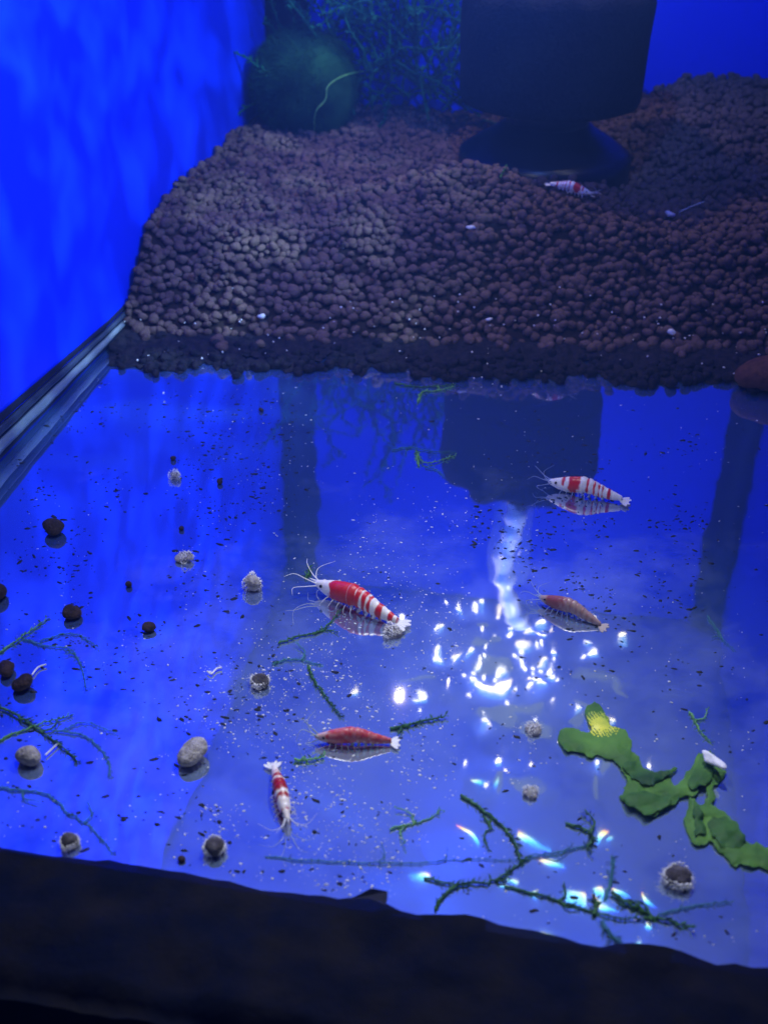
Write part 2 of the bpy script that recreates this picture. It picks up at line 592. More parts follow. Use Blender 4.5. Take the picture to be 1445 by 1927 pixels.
def rainbow_mat():  # rainbow dispersion of the glints, painted as a glowing gradient
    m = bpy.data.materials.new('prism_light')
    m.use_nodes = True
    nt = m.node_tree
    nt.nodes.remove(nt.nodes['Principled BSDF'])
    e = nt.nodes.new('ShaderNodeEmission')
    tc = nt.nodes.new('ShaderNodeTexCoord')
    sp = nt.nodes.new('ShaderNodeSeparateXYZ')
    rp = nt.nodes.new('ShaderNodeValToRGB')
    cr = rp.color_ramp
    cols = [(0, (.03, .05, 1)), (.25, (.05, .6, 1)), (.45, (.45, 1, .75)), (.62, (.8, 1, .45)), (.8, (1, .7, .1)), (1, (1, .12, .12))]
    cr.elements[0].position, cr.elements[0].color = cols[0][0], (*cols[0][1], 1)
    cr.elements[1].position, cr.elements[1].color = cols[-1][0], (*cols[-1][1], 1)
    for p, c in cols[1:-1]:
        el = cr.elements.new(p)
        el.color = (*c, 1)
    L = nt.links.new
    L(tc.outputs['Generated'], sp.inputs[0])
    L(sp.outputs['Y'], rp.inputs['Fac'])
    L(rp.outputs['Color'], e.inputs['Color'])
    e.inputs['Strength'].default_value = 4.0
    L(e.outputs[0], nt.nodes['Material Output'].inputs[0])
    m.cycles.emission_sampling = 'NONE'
    return m


RAINBOW = rainbow_mat()
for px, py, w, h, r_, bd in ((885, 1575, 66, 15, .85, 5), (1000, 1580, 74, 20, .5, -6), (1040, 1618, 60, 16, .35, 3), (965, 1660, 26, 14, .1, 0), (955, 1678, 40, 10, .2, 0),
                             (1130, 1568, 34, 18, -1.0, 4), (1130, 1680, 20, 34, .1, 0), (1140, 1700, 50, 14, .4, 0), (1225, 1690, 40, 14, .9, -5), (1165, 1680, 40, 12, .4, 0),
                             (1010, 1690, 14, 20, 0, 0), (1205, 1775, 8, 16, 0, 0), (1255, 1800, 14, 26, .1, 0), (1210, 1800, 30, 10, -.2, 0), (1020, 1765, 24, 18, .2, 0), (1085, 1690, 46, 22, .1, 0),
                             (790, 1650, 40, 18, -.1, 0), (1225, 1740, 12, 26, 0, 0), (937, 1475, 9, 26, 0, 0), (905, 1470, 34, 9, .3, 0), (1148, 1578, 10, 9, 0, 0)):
    glint(px, py, w * .9, h * .55, RAINBOW, r_, bd, 'prism_light')


# ------------------------------------------------------------------ soil
def soil_h(x, y):
    x, y = np.asarray(x, float), np.asarray(y, float)
    y0 = .342 + (x + .15) * .16 + .0022 * noise2(x * 60, x * 0, 31)
    s = y - y0
    base = np.interp(s, [0, .004, .014, .032, .07, .12, .2], [0, .006, .014, .027, .030, .0305, .031])
    base = base + .0025 * sm(x, -.11, -.153) * sm(s, .015, .035)
    base = base + .022 * sm(x, -.02, .04) * sm(y, .43, .52)
    base = base + .0045 * np.exp(-((x + .09) / .02) ** 2 - ((y - .515) / .03) ** 2)
    base = base + .0135 * np.exp(-((x + .045) / .032) ** 2 - ((y - .412) / .022) ** 2) + .006 * np.exp(-((x + .005) / .02) ** 2 - ((y - .412) / .02) ** 2)
    base = base + (.0016 * noise2(x * 45, y * 45, 41) + .0012 * noise2(x * 90, y * 90, 43)) * sm(s, .01, .05)
    return np.where(s < 0, -.004, base)


n = 120
xs, ys = np.linspace(XL + .001, XR - .001, n), np.linspace(.335, YB - .001, n)
X, Y = np.meshgrid(xs, ys)
Z = soil_h(X, Y) - .0022
v = list(zip(X.ravel(), Y.ravel(), np.maximum(Z, .0003).ravel()))
f = [(j * n + i, j * n + i + 1, (j + 1) * n + i + 1, (j + 1) * n + i) for j in range(n - 1) for i in range(n - 1)
     if max(Z[j, i], Z[j, i + 1], Z[j + 1, i], Z[j + 1, i + 1]) > .0003]
tag(mesh_obj('soil_bed', v, f, SOIL), kind='structure')


def ico(sub):
    import bmesh
    bm = bmesh.new()
    bmesh.ops.create_icosphere(bm, subdivisions=sub, radius=1)
    v = np.array([p.co[:] for p in bm.verts])
    f = np.array([[q.index for q in t.verts] for t in bm.faces])
    bm.free()
    return v, f


IV, IF = ico(2)
IV1, IF1 = ico(1)
IV3, IF3 = ico(3)


def lump(v, seed, amp=.16):
    r_ = np.random.default_rng(seed)
    out = v.copy()
    k = np.ones(len(v))
    for _ in range(5):
        d = r_.normal(size=3)
        d /= np.linalg.norm(d)
        k += amp * .6 * np.sin(3 * (v @ d) + r_.uniform(0, 6))
    k += r_.normal(size=len(v)) * amp * .12
    return out * k[:, None]


def scatter(name, pts, rad, mat, variants, faces, aniso=None, parent=None):
    """many small lumps in one mesh"""
    vs, fs, o = [], [], 0
    for i, p in enumerate(pts):
        vv = variants[i % len(variants)] * rad[i]
        a, bb = rng.uniform(0, 6.28), rng.uniform(-.5, .5)
        R = np.array(Matrix.Rotation(a, 3, 'Z') @ Matrix.Rotation(bb, 3, 'X'))
        if aniso is not None:
            vv = vv * np.array(aniso[i][:3])
            R = np.array(Matrix.Rotation(aniso[i][3], 3, 'Z'))
        vs.append(vv @ R.T + np.asarray(p))
        fs.append(faces + o)
        o += len(vv)
    vs, fs = np.concatenate(vs), np.concatenate(fs)
    me = bpy.data.meshes.new(name)
    me.vertices.add(len(vs)); me.vertices.foreach_set('co', vs.astype(np.float32).ravel())
    me.loops.add(fs.size); me.loops.foreach_set('vertex_index', fs.astype(np.int32).ravel())
    me.polygons.add(len(fs))
    me.polygons.foreach_set('loop_start', np.arange(0, fs.size, 3, dtype=np.int32))
    me.polygons.foreach_set('use_smooth', np.ones(len(fs), dtype=bool))
    me.materials.append(mat)
    me.update(calc_edges=True)
    ob = bpy.data.objects.new(name, me)
    COL.objects.link(ob)
    if parent:
        ob.parent = parent
    return ob


FX, FY = -.0218, .45                        # filter axis
pts, rad = [], []
sp = .0027
row = 0
y = .334
while y < YB - .001:
    x = XL + .0015 + (row % 2) * sp / 2
    while x < XR - .001:
        px_, py_ = x + rng.normal() * sp * .22, y + rng.normal() * sp * .22
        px_ = min(max(px_, XL + .0026), XR - .002)
        h_ = float(soil_h(px_, py_))
        if h_ > -.001 and (px_ - FX) ** 2 + (py_ - FY) ** 2 > .0325 ** 2:
            r_ = .00153 * rng.uniform(.72, 1.28)
            if rng.random() < .04:
                r_ *= 1.25
            z = max(h_ - .0007 + rng.normal() * .00055, r_ * .93)
            pts.append((px_, py_, z)); rad.append(r_)
            if rng.random() < .16 and h_ > .01:
                pts.append((px_ + rng.normal() * .001, py_ + rng.normal() * .001, z + .0022)); rad.append(r_ * rng.uniform(.75, 1))
        x += sp
    y += sp * .87
    row += 1
for _ in range(70):                         # loose ones rolled off the foot of the bank
    x = rng.uniform(XL + .004, XR - .004)
    y0 = .342 + (x + .15) * .16
    r_ = rng.uniform(.0013, .0022)
    pts.append((x, y0 - abs(rng.normal()) * .0045, r_ * .95)); rad.append(r_)
PV = [lump(IV, s, .16) * np.array([1, 1, .92]) for s in range(10)]
tag(scatter('soil_pellets', pts, rad, PELLET, PV, IF), 'brown round soil pellets heaped in a bank at the back', 'soil', kind='stuff')

# dark sheet added for the bank's dim mirror image, with a ragged front edge
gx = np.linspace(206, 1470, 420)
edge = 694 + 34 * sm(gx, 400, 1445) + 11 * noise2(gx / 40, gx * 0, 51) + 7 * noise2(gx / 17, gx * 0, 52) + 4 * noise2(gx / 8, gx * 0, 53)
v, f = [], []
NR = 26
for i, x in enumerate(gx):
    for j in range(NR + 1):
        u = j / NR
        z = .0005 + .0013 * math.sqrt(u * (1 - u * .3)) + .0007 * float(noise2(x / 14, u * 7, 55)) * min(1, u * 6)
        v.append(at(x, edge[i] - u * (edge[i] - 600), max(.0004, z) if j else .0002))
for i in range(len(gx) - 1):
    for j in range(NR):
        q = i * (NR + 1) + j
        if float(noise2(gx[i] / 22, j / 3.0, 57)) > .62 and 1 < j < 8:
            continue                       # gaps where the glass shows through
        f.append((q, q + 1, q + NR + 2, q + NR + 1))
tag(mesh_obj('soil_fines', v, f, DARK_REFL), kind='structure')

pts, rad = [], []
for _ in range(260):  # dark lumps added to scallop the edge of the painted reflection
    k = rng.integers(len(gx))
    r_ = .0017 * rng.uniform(.7, 1.15)
    p = at(gx[k], edge[k] - abs(rng.normal()) * 22 + 4, 0)
    if p.x < XR - .003:
        pts.append((p.x, p.y, r_ * .8)); rad.append(r_)
tag(scatter('soaked_pellets', pts, rad, DARK_REFL, PV, IF), 'dark wet soil pellets along the ragged front edge of the soil', 'soil', kind='stuff')

# ------------------------------------------------------------------ sponge filter
SB = 0.028
flt = empty('sponge_filter', (FX, FY, SB))
tag(flt, 'black sponge filter on a flared round base half sunk in the soil', 'filter')
b = MB()
b.lathe([(.0318, -.006), (.0325, .010), (.0322, .0128), (.0300, .0145), (.0240, .0185), (.0185, .0215), (.0165, .0235), (.0160, .0240)], 64)
b.build('base', BLACK, flt)
b = MB(); b.lathe([(.0156, .0228), (.0156, .0330)], 40); b.build('neck', BLACK, flt)
b = MB()
b.lathe([(.0150, .0308), (.0300, .0309), (.0322, .0316), (.0328, .0335), (.0330, .040), (.0336, .055), (.0342, .0660), (.0335, .0690), (.0300, .0706), (.0150, .0708)], 64)
nf = len(b.v)
b.v = [(x * (1 + .012 * math.sin(z * 900 + x * 300)), y_ * (1 + .012 * math.sin(z * 700 + y_ * 300)), z + (.0012 * math.sin(x * 400) if z > .066 else 0)) for x, y_, z in b.v]
b.build('sponge', FOAM, flt)
b = MB(); b.lathe([(.0150, .0700), (.0155, .0715), (.0150, .0740), (.0100, .0750)], 40); b.build('cap', BLACK, flt)
b = MB(); b.lathe([(.0092, .0745), (.0092, .128)], 32); b.build('lift_tube', CLEAR, flt)
hp = [(.001, 0, .073), (.0005, 0, .085), (.001, -.002, .098), (-.0025, -.004, .114), (.000, -.006, .130), (.005, -.006, .143), (.0095, -.004, .152)]
b = MB(); b.tube(curve(hp, 60), [.0041 * (1 + .16 * math.sin(i * .9) + .10 * math.sin(i * .37 + 1)) for i in range(60)], 16); b.build('air_hose', HOSE, flt)

# ------------------------------------------------------------------ moss ball
def soil_pt(px, py):
    """where the line of sight meets the soil surface"""
    d = ray(px, py)
    t = .2
    while t < .9:
        p = EYE + d * t
        if p.z < max(0, float(soil_h(p.x, p.y))):
            break
        t += .0008
    return EYE + d * t


bc = at_y(575, 158, .50)
BR = .0232
ball = empty('moss_ball', (bc.x, bc.y, bc.z - BR))
tag(ball, 'large dark green round moss ball resting on the soil in the back left corner', 'moss ball')
v3 = lump(IV3, 5, .03) * BR * .97
mesh_obj('core', v3 + np.array([0, 0, BR]), IF3, BALLMAT, ball)
b = MB()
for _ in range(14000):
    d = Vector(rng.normal(size=3)).normalized()
    t = Vector(rng.normal(size=3)).cross(d).normalized()
    p = Vector((0, 0, BR)) + d * BR * rng.uniform(.95, 1.0)
    L_ = rng.uniform(.0012, .0034)
    e = p + (d * rng.uniform(.3, .9) + t * rng.uniform(.3, 1)) * L_
    s_ = d.cross(t) * .00012
    b.add([p - s_, p + s_, e], [(0, 1, 2)])
o = b.build('fuzz', BALLMAT, ball, False)
o['kind'] = 'stuff'


def ball_pt(px, py, lift=.0008):
    d = ray(px, py).normalized()
    oc = EYE - bc
    B = oc.dot(d); C = oc.dot(oc) - (BR + lift) ** 2
    D = B * B - C
    t = -B - math.sqrt(D) if D > 0 else -B
    return EYE + d * t


th = [ball_pt(*p) for p in ((592, 262), (593, 214), (612, 188), (616, 165), (632, 150), (655, 140), (684, 134))]
b = MB(); b.tube(curve(th, 40), .00036, 6)
tag(b.build('grass_thread', MOSS_LIGHT), 'thin pale green thread hanging over the dark moss ball', 'plant thread')

# ------------------------------------------------------------------ mosses
def leafy(mb, path, r=.00035, leaf=.0013, step=.0007, flat=False, seed=0):
    rr = np.random.default_rng(seed)
    m = len(path)
    mb.tube(path, [r * (1 - .55 * i / m) for i in range(m)], 6)
    acc = 0
    for i in range(1, m):
        seg = path[i] - path[i - 1]
        acc += seg.length
        while acc > step:
            acc -= step
            t = seg.normalized()
            q = rr.uniform(0, 6.28)
            a = t.cross(Vector((0, 0, 1)))
            a = a.normalized() if a.length > .01 else Vector((1, 0, 0))
            c = t.cross(a)
            d = (a * math.cos(q) + c * math.sin(q) + t * rr.uniform(.5, 1.1)).normalized()
            w = t.cross(d).normalized()
            L_ = leaf * rr.uniform(.6, 1.15)
            p = path[i]
            mb.add([p, p + d * L_ * .5 + w * L_ * .2, p + d * L_, p + d * L_ * .5 - w * L_ * .2], [(0, 1, 2, 3)])


def on_floor(pxs, base=.0009, lift=.0012, seed=0):
    rr = np.random.default_rng(seed)
    return [at(*p, base + abs(rr.normal()) * lift * .5) for p in pxs]


strands = [  # (pixels, material, thickness scale, label)
    ([(-30, 1243), (0, 1228), (45, 1197), (88, 1166)], MOSS_LIGHT, 1.0, 'straight green moss strand entering from the left edge below the dark pellets'),
    ([(45, 1203), (90, 1216), (130, 1222), (152, 1250), (164, 1297)], MOSS_FADED, .9, 'bent green moss strand curving down beside the two dark pellets'),
    ([(75, 1208), (115, 1195), (150, 1196), (187, 1219)], MOSS_FADED, .8, 'short arched moss strand crossing over the bent green strand'),
    ([(-20, 1322), (30, 1345), (70, 1372), (110, 1400), (148, 1433)], MOSS_DARK, 1.15, 'dark straight moss strand slanting past the round pale pellet at the left'),
    ([(-10, 1397), (50, 1372), (100, 1356), (136, 1346)], MOSS_LIGHT, .9, 'light green moss strand crossing the dark slanting one'),
    ([(100, 1376), (150, 1382), (180, 1400), (203, 1430), (208, 1462)], MOSS_FADED, .9, 'hooked blue green moss strand right of the dark slanting one'),
    ([(120, 1374), (160, 1360), (218, 1378)], MOSS_FADED, .7, 'faint moss sprig above the hooked strand'),
    ([(-20, 1482), (40, 1488), (85, 1494), (130, 1530), (175, 1560), (212, 1604)], MOSS_FADED, 1.0, 'long pale blue green moss strand lowest at the left edge'),
    ([(522, 1212), (560, 1198), (598, 1190), (622, 1172), (640, 1150)], MOSS, .9, 'green moss sprig under the legs of the big red shrimp'),
    ([(588, 1192), (615, 1186), (634, 1190)], MOSS, .7, 'tiny side twig of moss beneath the big red shrimp'),
    ([(512, 1250), (545, 1241), (575, 1244), (602, 1252)], MOSS_FADED, 1.0, 'short blue green moss piece between the white rimmed pellet and the pink shrimp'),
    ([(580, 1252), (592, 1282), (612, 1310), (640, 1348)], MOSS, 1.0, 'moss strand leading down to the head of the pink shrimp'),
    ([(575, 1090), (581, 1078), (583, 1066)], MOSS, 1.0, 'small green leaf at the head of the big red shrimp'),
    ([(555, 1431), (580, 1430), (608, 1424)], MOSS_LIGHT, 1.1, 'bright yellow green leaf lying by the tail of the banded shrimp'),
    ([(735, 1372), (765, 1366), (800, 1356), (838, 1349)], MOSS_DARK, 1.3, 'dark leafy moss piece at the tail of the pink shrimp'),
    ([(733, 1560), (770, 1552), (805, 1543), (831, 1524)], MOSS_LIGHT, .8, 'light green moss needle in the middle of the foreground'),
    ([(868, 1497), (905, 1522), (940, 1550), (966, 1582), (982, 1622)], MOSS_DARK, 1.3, 'dark bristly moss stem slanting over the coloured reflections'),
    ([(910, 1538), (922, 1556), (911, 1572), (917, 1597)], MOSS_DARK, .8, 'small hooked moss twig beside the dark bristly stem'),
    ([(1065, 1550), (1100, 1562), (1116, 1580), (1104, 1592)], MOSS_DARK, 1.2, 'dark hooked moss stem among the coloured reflections'),
    ([(1104, 1592), (1060, 1602), (1010, 1612), (985, 1622)], MOSS_FADED, .8, 'thin moss strand joining the two dark foreground stems'),
    ([(500, 1614), (620, 1622), (760, 1624), (880, 1618), (985, 1620)], MOSS_FADED, .65, 'long faint horizontal moss strand across the foreground'),
    ([(820, 1712), (830, 1690), (865, 1665), (920, 1660), (955, 1640), (990, 1615)], MOSS, 1.2, 'thick branching green moss near the front rim'),
    ([(800, 1652), (840, 1662), (880, 1668)], MOSS_DARK, 1.0, 'dark moss twig left of the thick branching moss'),
    ([(950, 1668), (1030, 1690), (1100, 1712), (1170, 1728), (1235, 1728)], MOSS, 1.0, 'long green strand running right under the coloured reflections'),
    ([(1118, 1722), (1122, 1700), (1116, 1690)], MOSS_DARK, 1.5, 'short dark stub standing among the coloured reflections'),
    ([(1140, 1690), (1152, 1640), (1150, 1610)], MOSS_FADED, 1.2, 'upright faint green twig right of the dark stub'),
    ([(1150, 1680), (1180, 1698), (1220, 1722), (1262, 1734), (1295, 1746)], MOSS, 1.4, 'leafy green tip right of the coloured reflections'),
    ([(1240, 1720), (1310, 1705), (1370, 1698)], MOSS_FADED, .8, 'faint strand reaching toward the right corner'),
    ([(1130, 1735), (1150, 1760), (1165, 1772)], MOSS_FADED, 1.4, 'pale green leaf pointing at the front rim'),
    ([(1295, 1338), (1308, 1358), (1318, 1378), (1337, 1398)], MOSS_LIGHT, .8, 'thin light green sprig above the white flake on the liverwort'),
    ([(1330, 1160), (1345, 1180), (1360, 1205), (1382, 1224)], MOSS_FADED, .6, 'thin faint sprig alone in the deep blue at the right'),
    ([(742, 722), (790, 728), (855, 724)], MOSS, 1.0, 'upper flat moss twig below the soil edge'),
    ([(785, 757), (795, 738), (820, 736), (855, 727)], MOSS_LIGHT, 1.0, 'bright forked moss twig just under the soil edge'),
    ([(738, 848), (770, 842), (800, 848), (855, 852)], MOSS_FADED, .8, 'faint flat moss twig lower than the forked one'),  # mirrored twig added as a real one
    ([(788, 878), (784, 850), (800, 872), (855, 858)], MOSS_LIGHT, 1.0, 'bright looped moss twig in the middle of the blue floor'),  # reflection of the forked twig, built solid
    ([(800, 880), (820, 884), (836, 897)], MOSS_FADED, .7, 'tiny moss tip hanging off the looped twig'),
]
for i, (pp, mt, k, lab) in enumerate(strands):
    path = curve(on_floor(pp, .00020 * k, .0002, i), 30)
    rr = np.random.default_rng(100 + i)
    path = [p + Vector((rr.normal() * .00012, rr.normal() * .00012, abs(rr.normal()) * .0001)) for p in path]
    b = MB()
    leafy(b, path, .00026 * k, .00110 * k, .00026, seed=i)
    for _ in range(int(rr.integers(0, 3)) if len(pp) > 3 else 0):      # short side twigs
        q = path[int(rr.integers(4, 26))]
        a = rr.uniform(0, 6.28)
        ln = rr.uniform(.002, .006)
        tw_ = [q, q + Vector((math.cos(a), math.sin(a), .1)) * ln * .5, q + Vector((math.cos(a + .5), math.sin(a + .5), .12)) * ln]
        leafy(b, curve(tw_, 10), .00020 * k, .0009 * k, .00028, seed=i + 60)
    c = path[0].copy(); c.z = 0
    b.v = [tuple(Vector(q) - c) for q in b.v]
    tag(b.build('moss_strand', mt, loc=c, smooth=False), lab, 'moss', 'loose moss strands on the tank floor')

tw = [soil_pt(*p) + Vector((0, 0, .002)) for p in ((940, 345), (950, 325), (962, 305), (975, 288))]
b = MB(); leafy(b, curve(tw, 16), .0004, .0014, .0006, seed=77)
tag(b.build('moss_strand', MOSS), 'little green twig leaning on the soil left of the filter base', 'moss')

# feathery moss hanging behind the filter
jm = empty('java_moss', tuple(at_y(755, 205, .515)))
tag(jm, 'feathery green moss clump growing behind and left of the filter', 'moss')
for k in range(70):
    rr = np.random.default_rng(500 + k)
    p = Vector((rr.uniform(-.03, .03), rr.uniform(-.018, .012), rr.uniform(.0, .03)))
    d = Vector((rr.normal() * .7, rr.normal() * .2, rr.uniform(.3, 1.4))).normalized()
    path = [p.copy()]
    for _ in range(26):
        d = (d + Vector((rr.normal() * .25, rr.normal() * .12, rr.normal() * .2))).normalized()
        p = p + d * .0034
        p.y = min(max(p.y, -.03), .018)
        p.x = min(p.x, .05)
        path.append(p.copy())
    b = MB()
    leafy(b, path, .00055, .0034, .0009, seed=k)
    b.build('frond', JAVA, jm, False)

# ------------------------------------------------------------------ liverwort
def sd_caps(P, a, c, r0, r1):
    a, c = np.array(a, float), np.array(c, float)
    ab = c - a
    t = np.clip(((P - a) @ ab) / (ab @ ab), 0, 1)
    return np.linalg.norm(P - (a + t[..., None] * ab), axis=-1) - (r0 + (r1 - r0) * t)


def thallus(name, strokes, mat, box, label=None, tip=None, parent=None, lift=0.0):
    x0, y0, x1, y1 = box
    st = 2.4
    gx, gy = np.arange(x0, x1, st), np.arange(y0, y1, st)
    GX, GY = np.meshgrid(gx, gy)
    P = np.stack([GX, GY], -1)
    wob = np.stack([noise2(GX / 15, GY / 15, 3) * 4.5 + noise2(GX / 6, GY / 6, 13) * 2.4, noise2(GX / 15, GY / 15, 7) * 4.5 + noise2(GX / 6, GY / 6, 17) * 2.4], -1)

    def field(Q):
        d = np.full(Q.shape[:-1], 1e9)
        for a, c, r0, r1 in strokes:
            e = sd_caps(Q, a, c, r0, r1)
            h = np.clip(.5 + .5 * (d - e) / 7, 0, 1)
            d = d * (1 - h) + e * h - 7 * h * (1 - h)
        return d
    D = field(P + wob)
    gyv, gxv = np.gradient(D, st)
    gl = np.sqrt(gxv ** 2 + gyv ** 2) + 1e-6
    near = (D > 0) & (D < st * 1.6)
    Q = P.copy()
    Q[..., 0] = np.where(near, P[..., 0] - gxv / gl * D, P[..., 0])
    Q[..., 1] = np.where(near, P[..., 1] - gyv / gl * D, P[..., 1])
    ins = D < st * 1.6
    idx, verts, faces = {}, [], []
    hgt = .0004 + .0004 * noise2(GX / 40, GY / 40, 5) + .00028 * noise2(GX / 15, GY / 15, 9) + lift
    thk = np.minimum(np.sqrt(np.maximum(-D, 0) / 22), 1) * .00032
    for layer in (1, -1):
        for j in range(len(gy)):
            for i in range(len(gx)):
                if ins[j, i]:
                    z = max(.0002, hgt[j, i] - thk[j, i])
                    if layer > 0:
                        z += .00012 + 2 * thk[j, i]
                    idx[(layer, j, i)] = len(verts)
                    verts.append(at(Q[j, i, 0], Q[j, i, 1], z))
    for layer in (1, -1):
        for j in range(len(gy) - 1):
            for i in range(len(gx) - 1):
                c = [(j, i), (j, i + 1), (j + 1, i + 1), (j + 1, i)]
                if all(ins[a] for a in c) and sum(D[a] < 0 for a in c) >= 1:
                    q = [idx[(layer, *a)] for a in c]
                    faces.append(q if layer < 0 else q[::-1])
    o = mesh_obj(name, verts, faces, mat)
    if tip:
        o.data.materials.append(THALLUS_LIT_TIP)
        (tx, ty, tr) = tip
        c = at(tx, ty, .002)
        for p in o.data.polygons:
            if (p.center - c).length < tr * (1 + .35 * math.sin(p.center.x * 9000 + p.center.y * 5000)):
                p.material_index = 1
    if parent:
        o.parent = parent
        return o
    return tag(o, label, 'liverwort')


lw0 = thallus('liverwort', [
    ((1115, 1338), (1132, 1372), 17, 19), ((1132, 1372), (1150, 1402), 18, 26), ((1072, 1390), (1105, 1402), 24, 20), ((1105, 1402), (1155, 1395), 20, 30),
    ((1150, 1395), (1185, 1440), 26, 18), ((1185, 1440), (1212, 1478), 18, 18), ((1205, 1470), (1248, 1478), 22, 18), ((1190, 1490), (1225, 1515), 18, 18),
    ((1225, 1515), (1255, 1500), 18, 16), ((1245, 1512), (1295, 1480), 12, 16), ((1295, 1480), (1325, 1440), 14, 22), ((1330, 1428), (1345, 1455), 14, 20),
    ((1240, 1462), (1266, 1446), 6, 5), ((1170, 1500), (1190, 1498), 6, 10), ((1338, 1465), (1333, 1525), 9, 6),
], THALLUS, (1030, 1305, 1390, 1560), 'forked green liverwort ribbon with a yellow lit tip and a curled lobe', (1130, 1354, .0030))
lw1 = thallus('liverwort', [
    ((1302, 1505), (1308, 1540), 7, 18), ((1308, 1540), (1315, 1572), 18, 18), ((1333, 1530), (1365, 1572), 18, 30), ((1365, 1572), (1385, 1600), 26, 26), ((1385, 1600), (1470, 1622), 24, 18), ((1325, 1545), (1345, 1550), 12, 14),
], THALLUS, (1280, 1490, 1475, 1660), 'lower broad green liverwort piece running out of the right edge')
for st_, bx in (([((1180, 1502), (1215, 1510), 10, 20), ((1215, 1510), (1256, 1506), 20, 9)], (1140, 1460, 1300, 1560)),
                ([((1318, 1462), (1332, 1430), 20, 15), ((1318, 1462), (1300, 1478), 16, 6)], (1270, 1390, 1380, 1510)),
                ([((1185, 1444), (1215, 1462), 12, 16), ((1215, 1462), (1258, 1452), 12, 4)], (1150, 1410, 1290, 1500))):
    thallus('lobe', st_, LOBE, bx, parent=lw0, lift=.0007)
for st_, bx in (([((1346, 1548), (1372, 1570), 14, 26), ((1372, 1570), (1392, 1580), 20, 12)], (1310, 1510, 1430, 1630)),
                ([((1312, 1520), (1316, 1560), 5, 13)], (1285, 1500, 1345, 1590))):
    thallus('lobe', st_, LOBE, bx, parent=lw1, lift=.0007)
b_, f_ = lump(lump(IV3, 61, .3), 62, .2), IF3
c = at(1342, 1427, .0034)
o = mesh_obj('white_flake', b_ * np.array([.0022, .0011, .0007]), f_, MOULD, loc=c)
o.rotation_euler = (0, 0, -.75)
tag(o, 'pale white flake stuck on the upper tip of the liverwort', 'debris')

# ------------------------------------------------------------------ stray pellets on the glass
def stray(px, py, dpx, kind, lab, sy=1.0, seed=0):
    base = at(px, py + dpx * .25, 0)
    d = (base - EYE).length
    r_ = dpx / 2 / F * d * .98
    rr = np.random.default_rng(900 + seed)
    e = empty('soil_pellet', (base.x, base.y, 0))
    tag(e, lab, 'soil pellet', 'stray soil pellets on the tank floor')
    e.rotation_euler = (0, 0, rr.uniform(0, 6))
    core = {'dark': PELLET_DARK, 'pale': PELLET_PALE, 'fuzzy': PELLET_PALE, 'rimmed': PELLET_GREY, 'rust': RUSTY}[kind]
    cr = r_ * (.82 if kind in ('rimmed', 'fuzzy') else 1)
    v = lump(IV3 if dpx > 25 else IV, seed, .26 if kind == 'fuzzy' else .13) * cr * np.array([1, 1, .9 * sy])
    mesh_obj('pellet', v + np.array([0, 0, cr * .86 * sy]), IF3 if dpx > 25 else IF, core, e)
    if kind in ('rimmed', 'fuzzy'):
        P_, R_ = [], []
        b = MB()
        lop = rr.uniform(0, 6.28)
        for _ in range(420):
            d_ = Vector(rr.normal(size=3)).normalized()
            if kind == 'rimmed':                # pale collar round the foot, the look of a mirrored underside
                a = rr.uniform(0, 6.28)
                d_ = Vector((math.cos(a), math.sin(a), rr.uniform(-.6, .28))).normalized()
            k_ = (.92 if kind == 'fuzzy' else 1.0) + (.28 if kind == 'fuzzy' else .13) * math.sin(3 * math.atan2(d_.y, d_.x) + lop) + rr.uniform(-.03, .10)
            p = d_ * cr * k_ + Vector((0, 0, cr * .86 * sy))
            p.z = max(p.z, cr * .06)
            q = cr * rr.uniform(.035, .10)
            b.add([tuple(np.array(t_) * q + np.array(p)) for t_ in IV1], IF1.tolist())
            if rr.random() < .6:
                e_ = p + (d_ * rr.uniform(.1, .3) + Vector(rr.normal(size=3)) * .08) * cr
                e_.z = max(e_.z, .0002)
                b.tube([p, e_], [cr * .025, cr * .012], 3)
        o = b.build('fuzz', MOULD, e)
        o['kind'] = 'stuff'
    return e


stray(103, 995, 36, 'dark', 'smooth dark brown pellet alone at the upper left below the silicone seam', .95, 1)
stray(-2, 1118, 32, 'dark', 'dark pellet cut by the left edge, higher of the edge ones', 1, 2)
stray(137, 1152, 32, 'dark', 'squarish dark pellet above the bent green moss strand', .9, 3)  # mirror image of a pellet further back, added as a body
stray(280, 1181, 24, 'dark', 'small angular reddish dark pellet on open blue floor', .8, 4)
stray(14, 1257, 34, 'dark', 'flat dark pellet at the left edge above the round one', .75, 5)  # reflection of the edge pellet, built solid
stray(46, 1287, 34, 'dark', 'round dark pellet close under the flat one at the left edge', 1, 6)
stray(326, 863, 11, 'dark', 'tiny dark pellet near the upper fuzzy speck', 1, 7)
stray(414, 908, 12, 'dark', 'tiny dark crumb right of the upper fuzzy speck', 1, 8)
stray(492, 772, 9, 'dark', 'tiny crumb under the soil edge left of the mirrored post', 1, 9)
stray(342, 995, 10, 'dark', 'tiny crumb above the lower fuzzy tuft', 1, 10)
stray(243, 1100, 13, 'dark', 'tiny brown crumb left of the grey fuzzy pellet', 1, 11)
stray(475, 1096, 40, 'fuzzy', 'grey fuzzy pellet with ragged edge left of the big red shrimp', .9, 12)
stray(330, 893, 25, 'fuzzy', 'small pale fuzzy tuft high on the left floor', .7, 13)
stray(350, 1047, 30, 'fuzzy', 'pale fuzzy tuft between the dark pellet and the grey fuzzy one', .7, 14)  # mirrored tuft, added as a pellet of its own
stray(59, 1425, 42, 'pale', 'round pale grey pellet next to a white thread at the left', .95, 15)
stray(363, 1418, 52, 'pale', 'largest pale tan pellet on the open blue floor', .9, 16)
stray(489, 1280, 38, 'rimmed', 'dark pellet with white mould rim beside the moss piece', .9, 17)  # mirrored underside of the grey fuzzy pellet, built solid
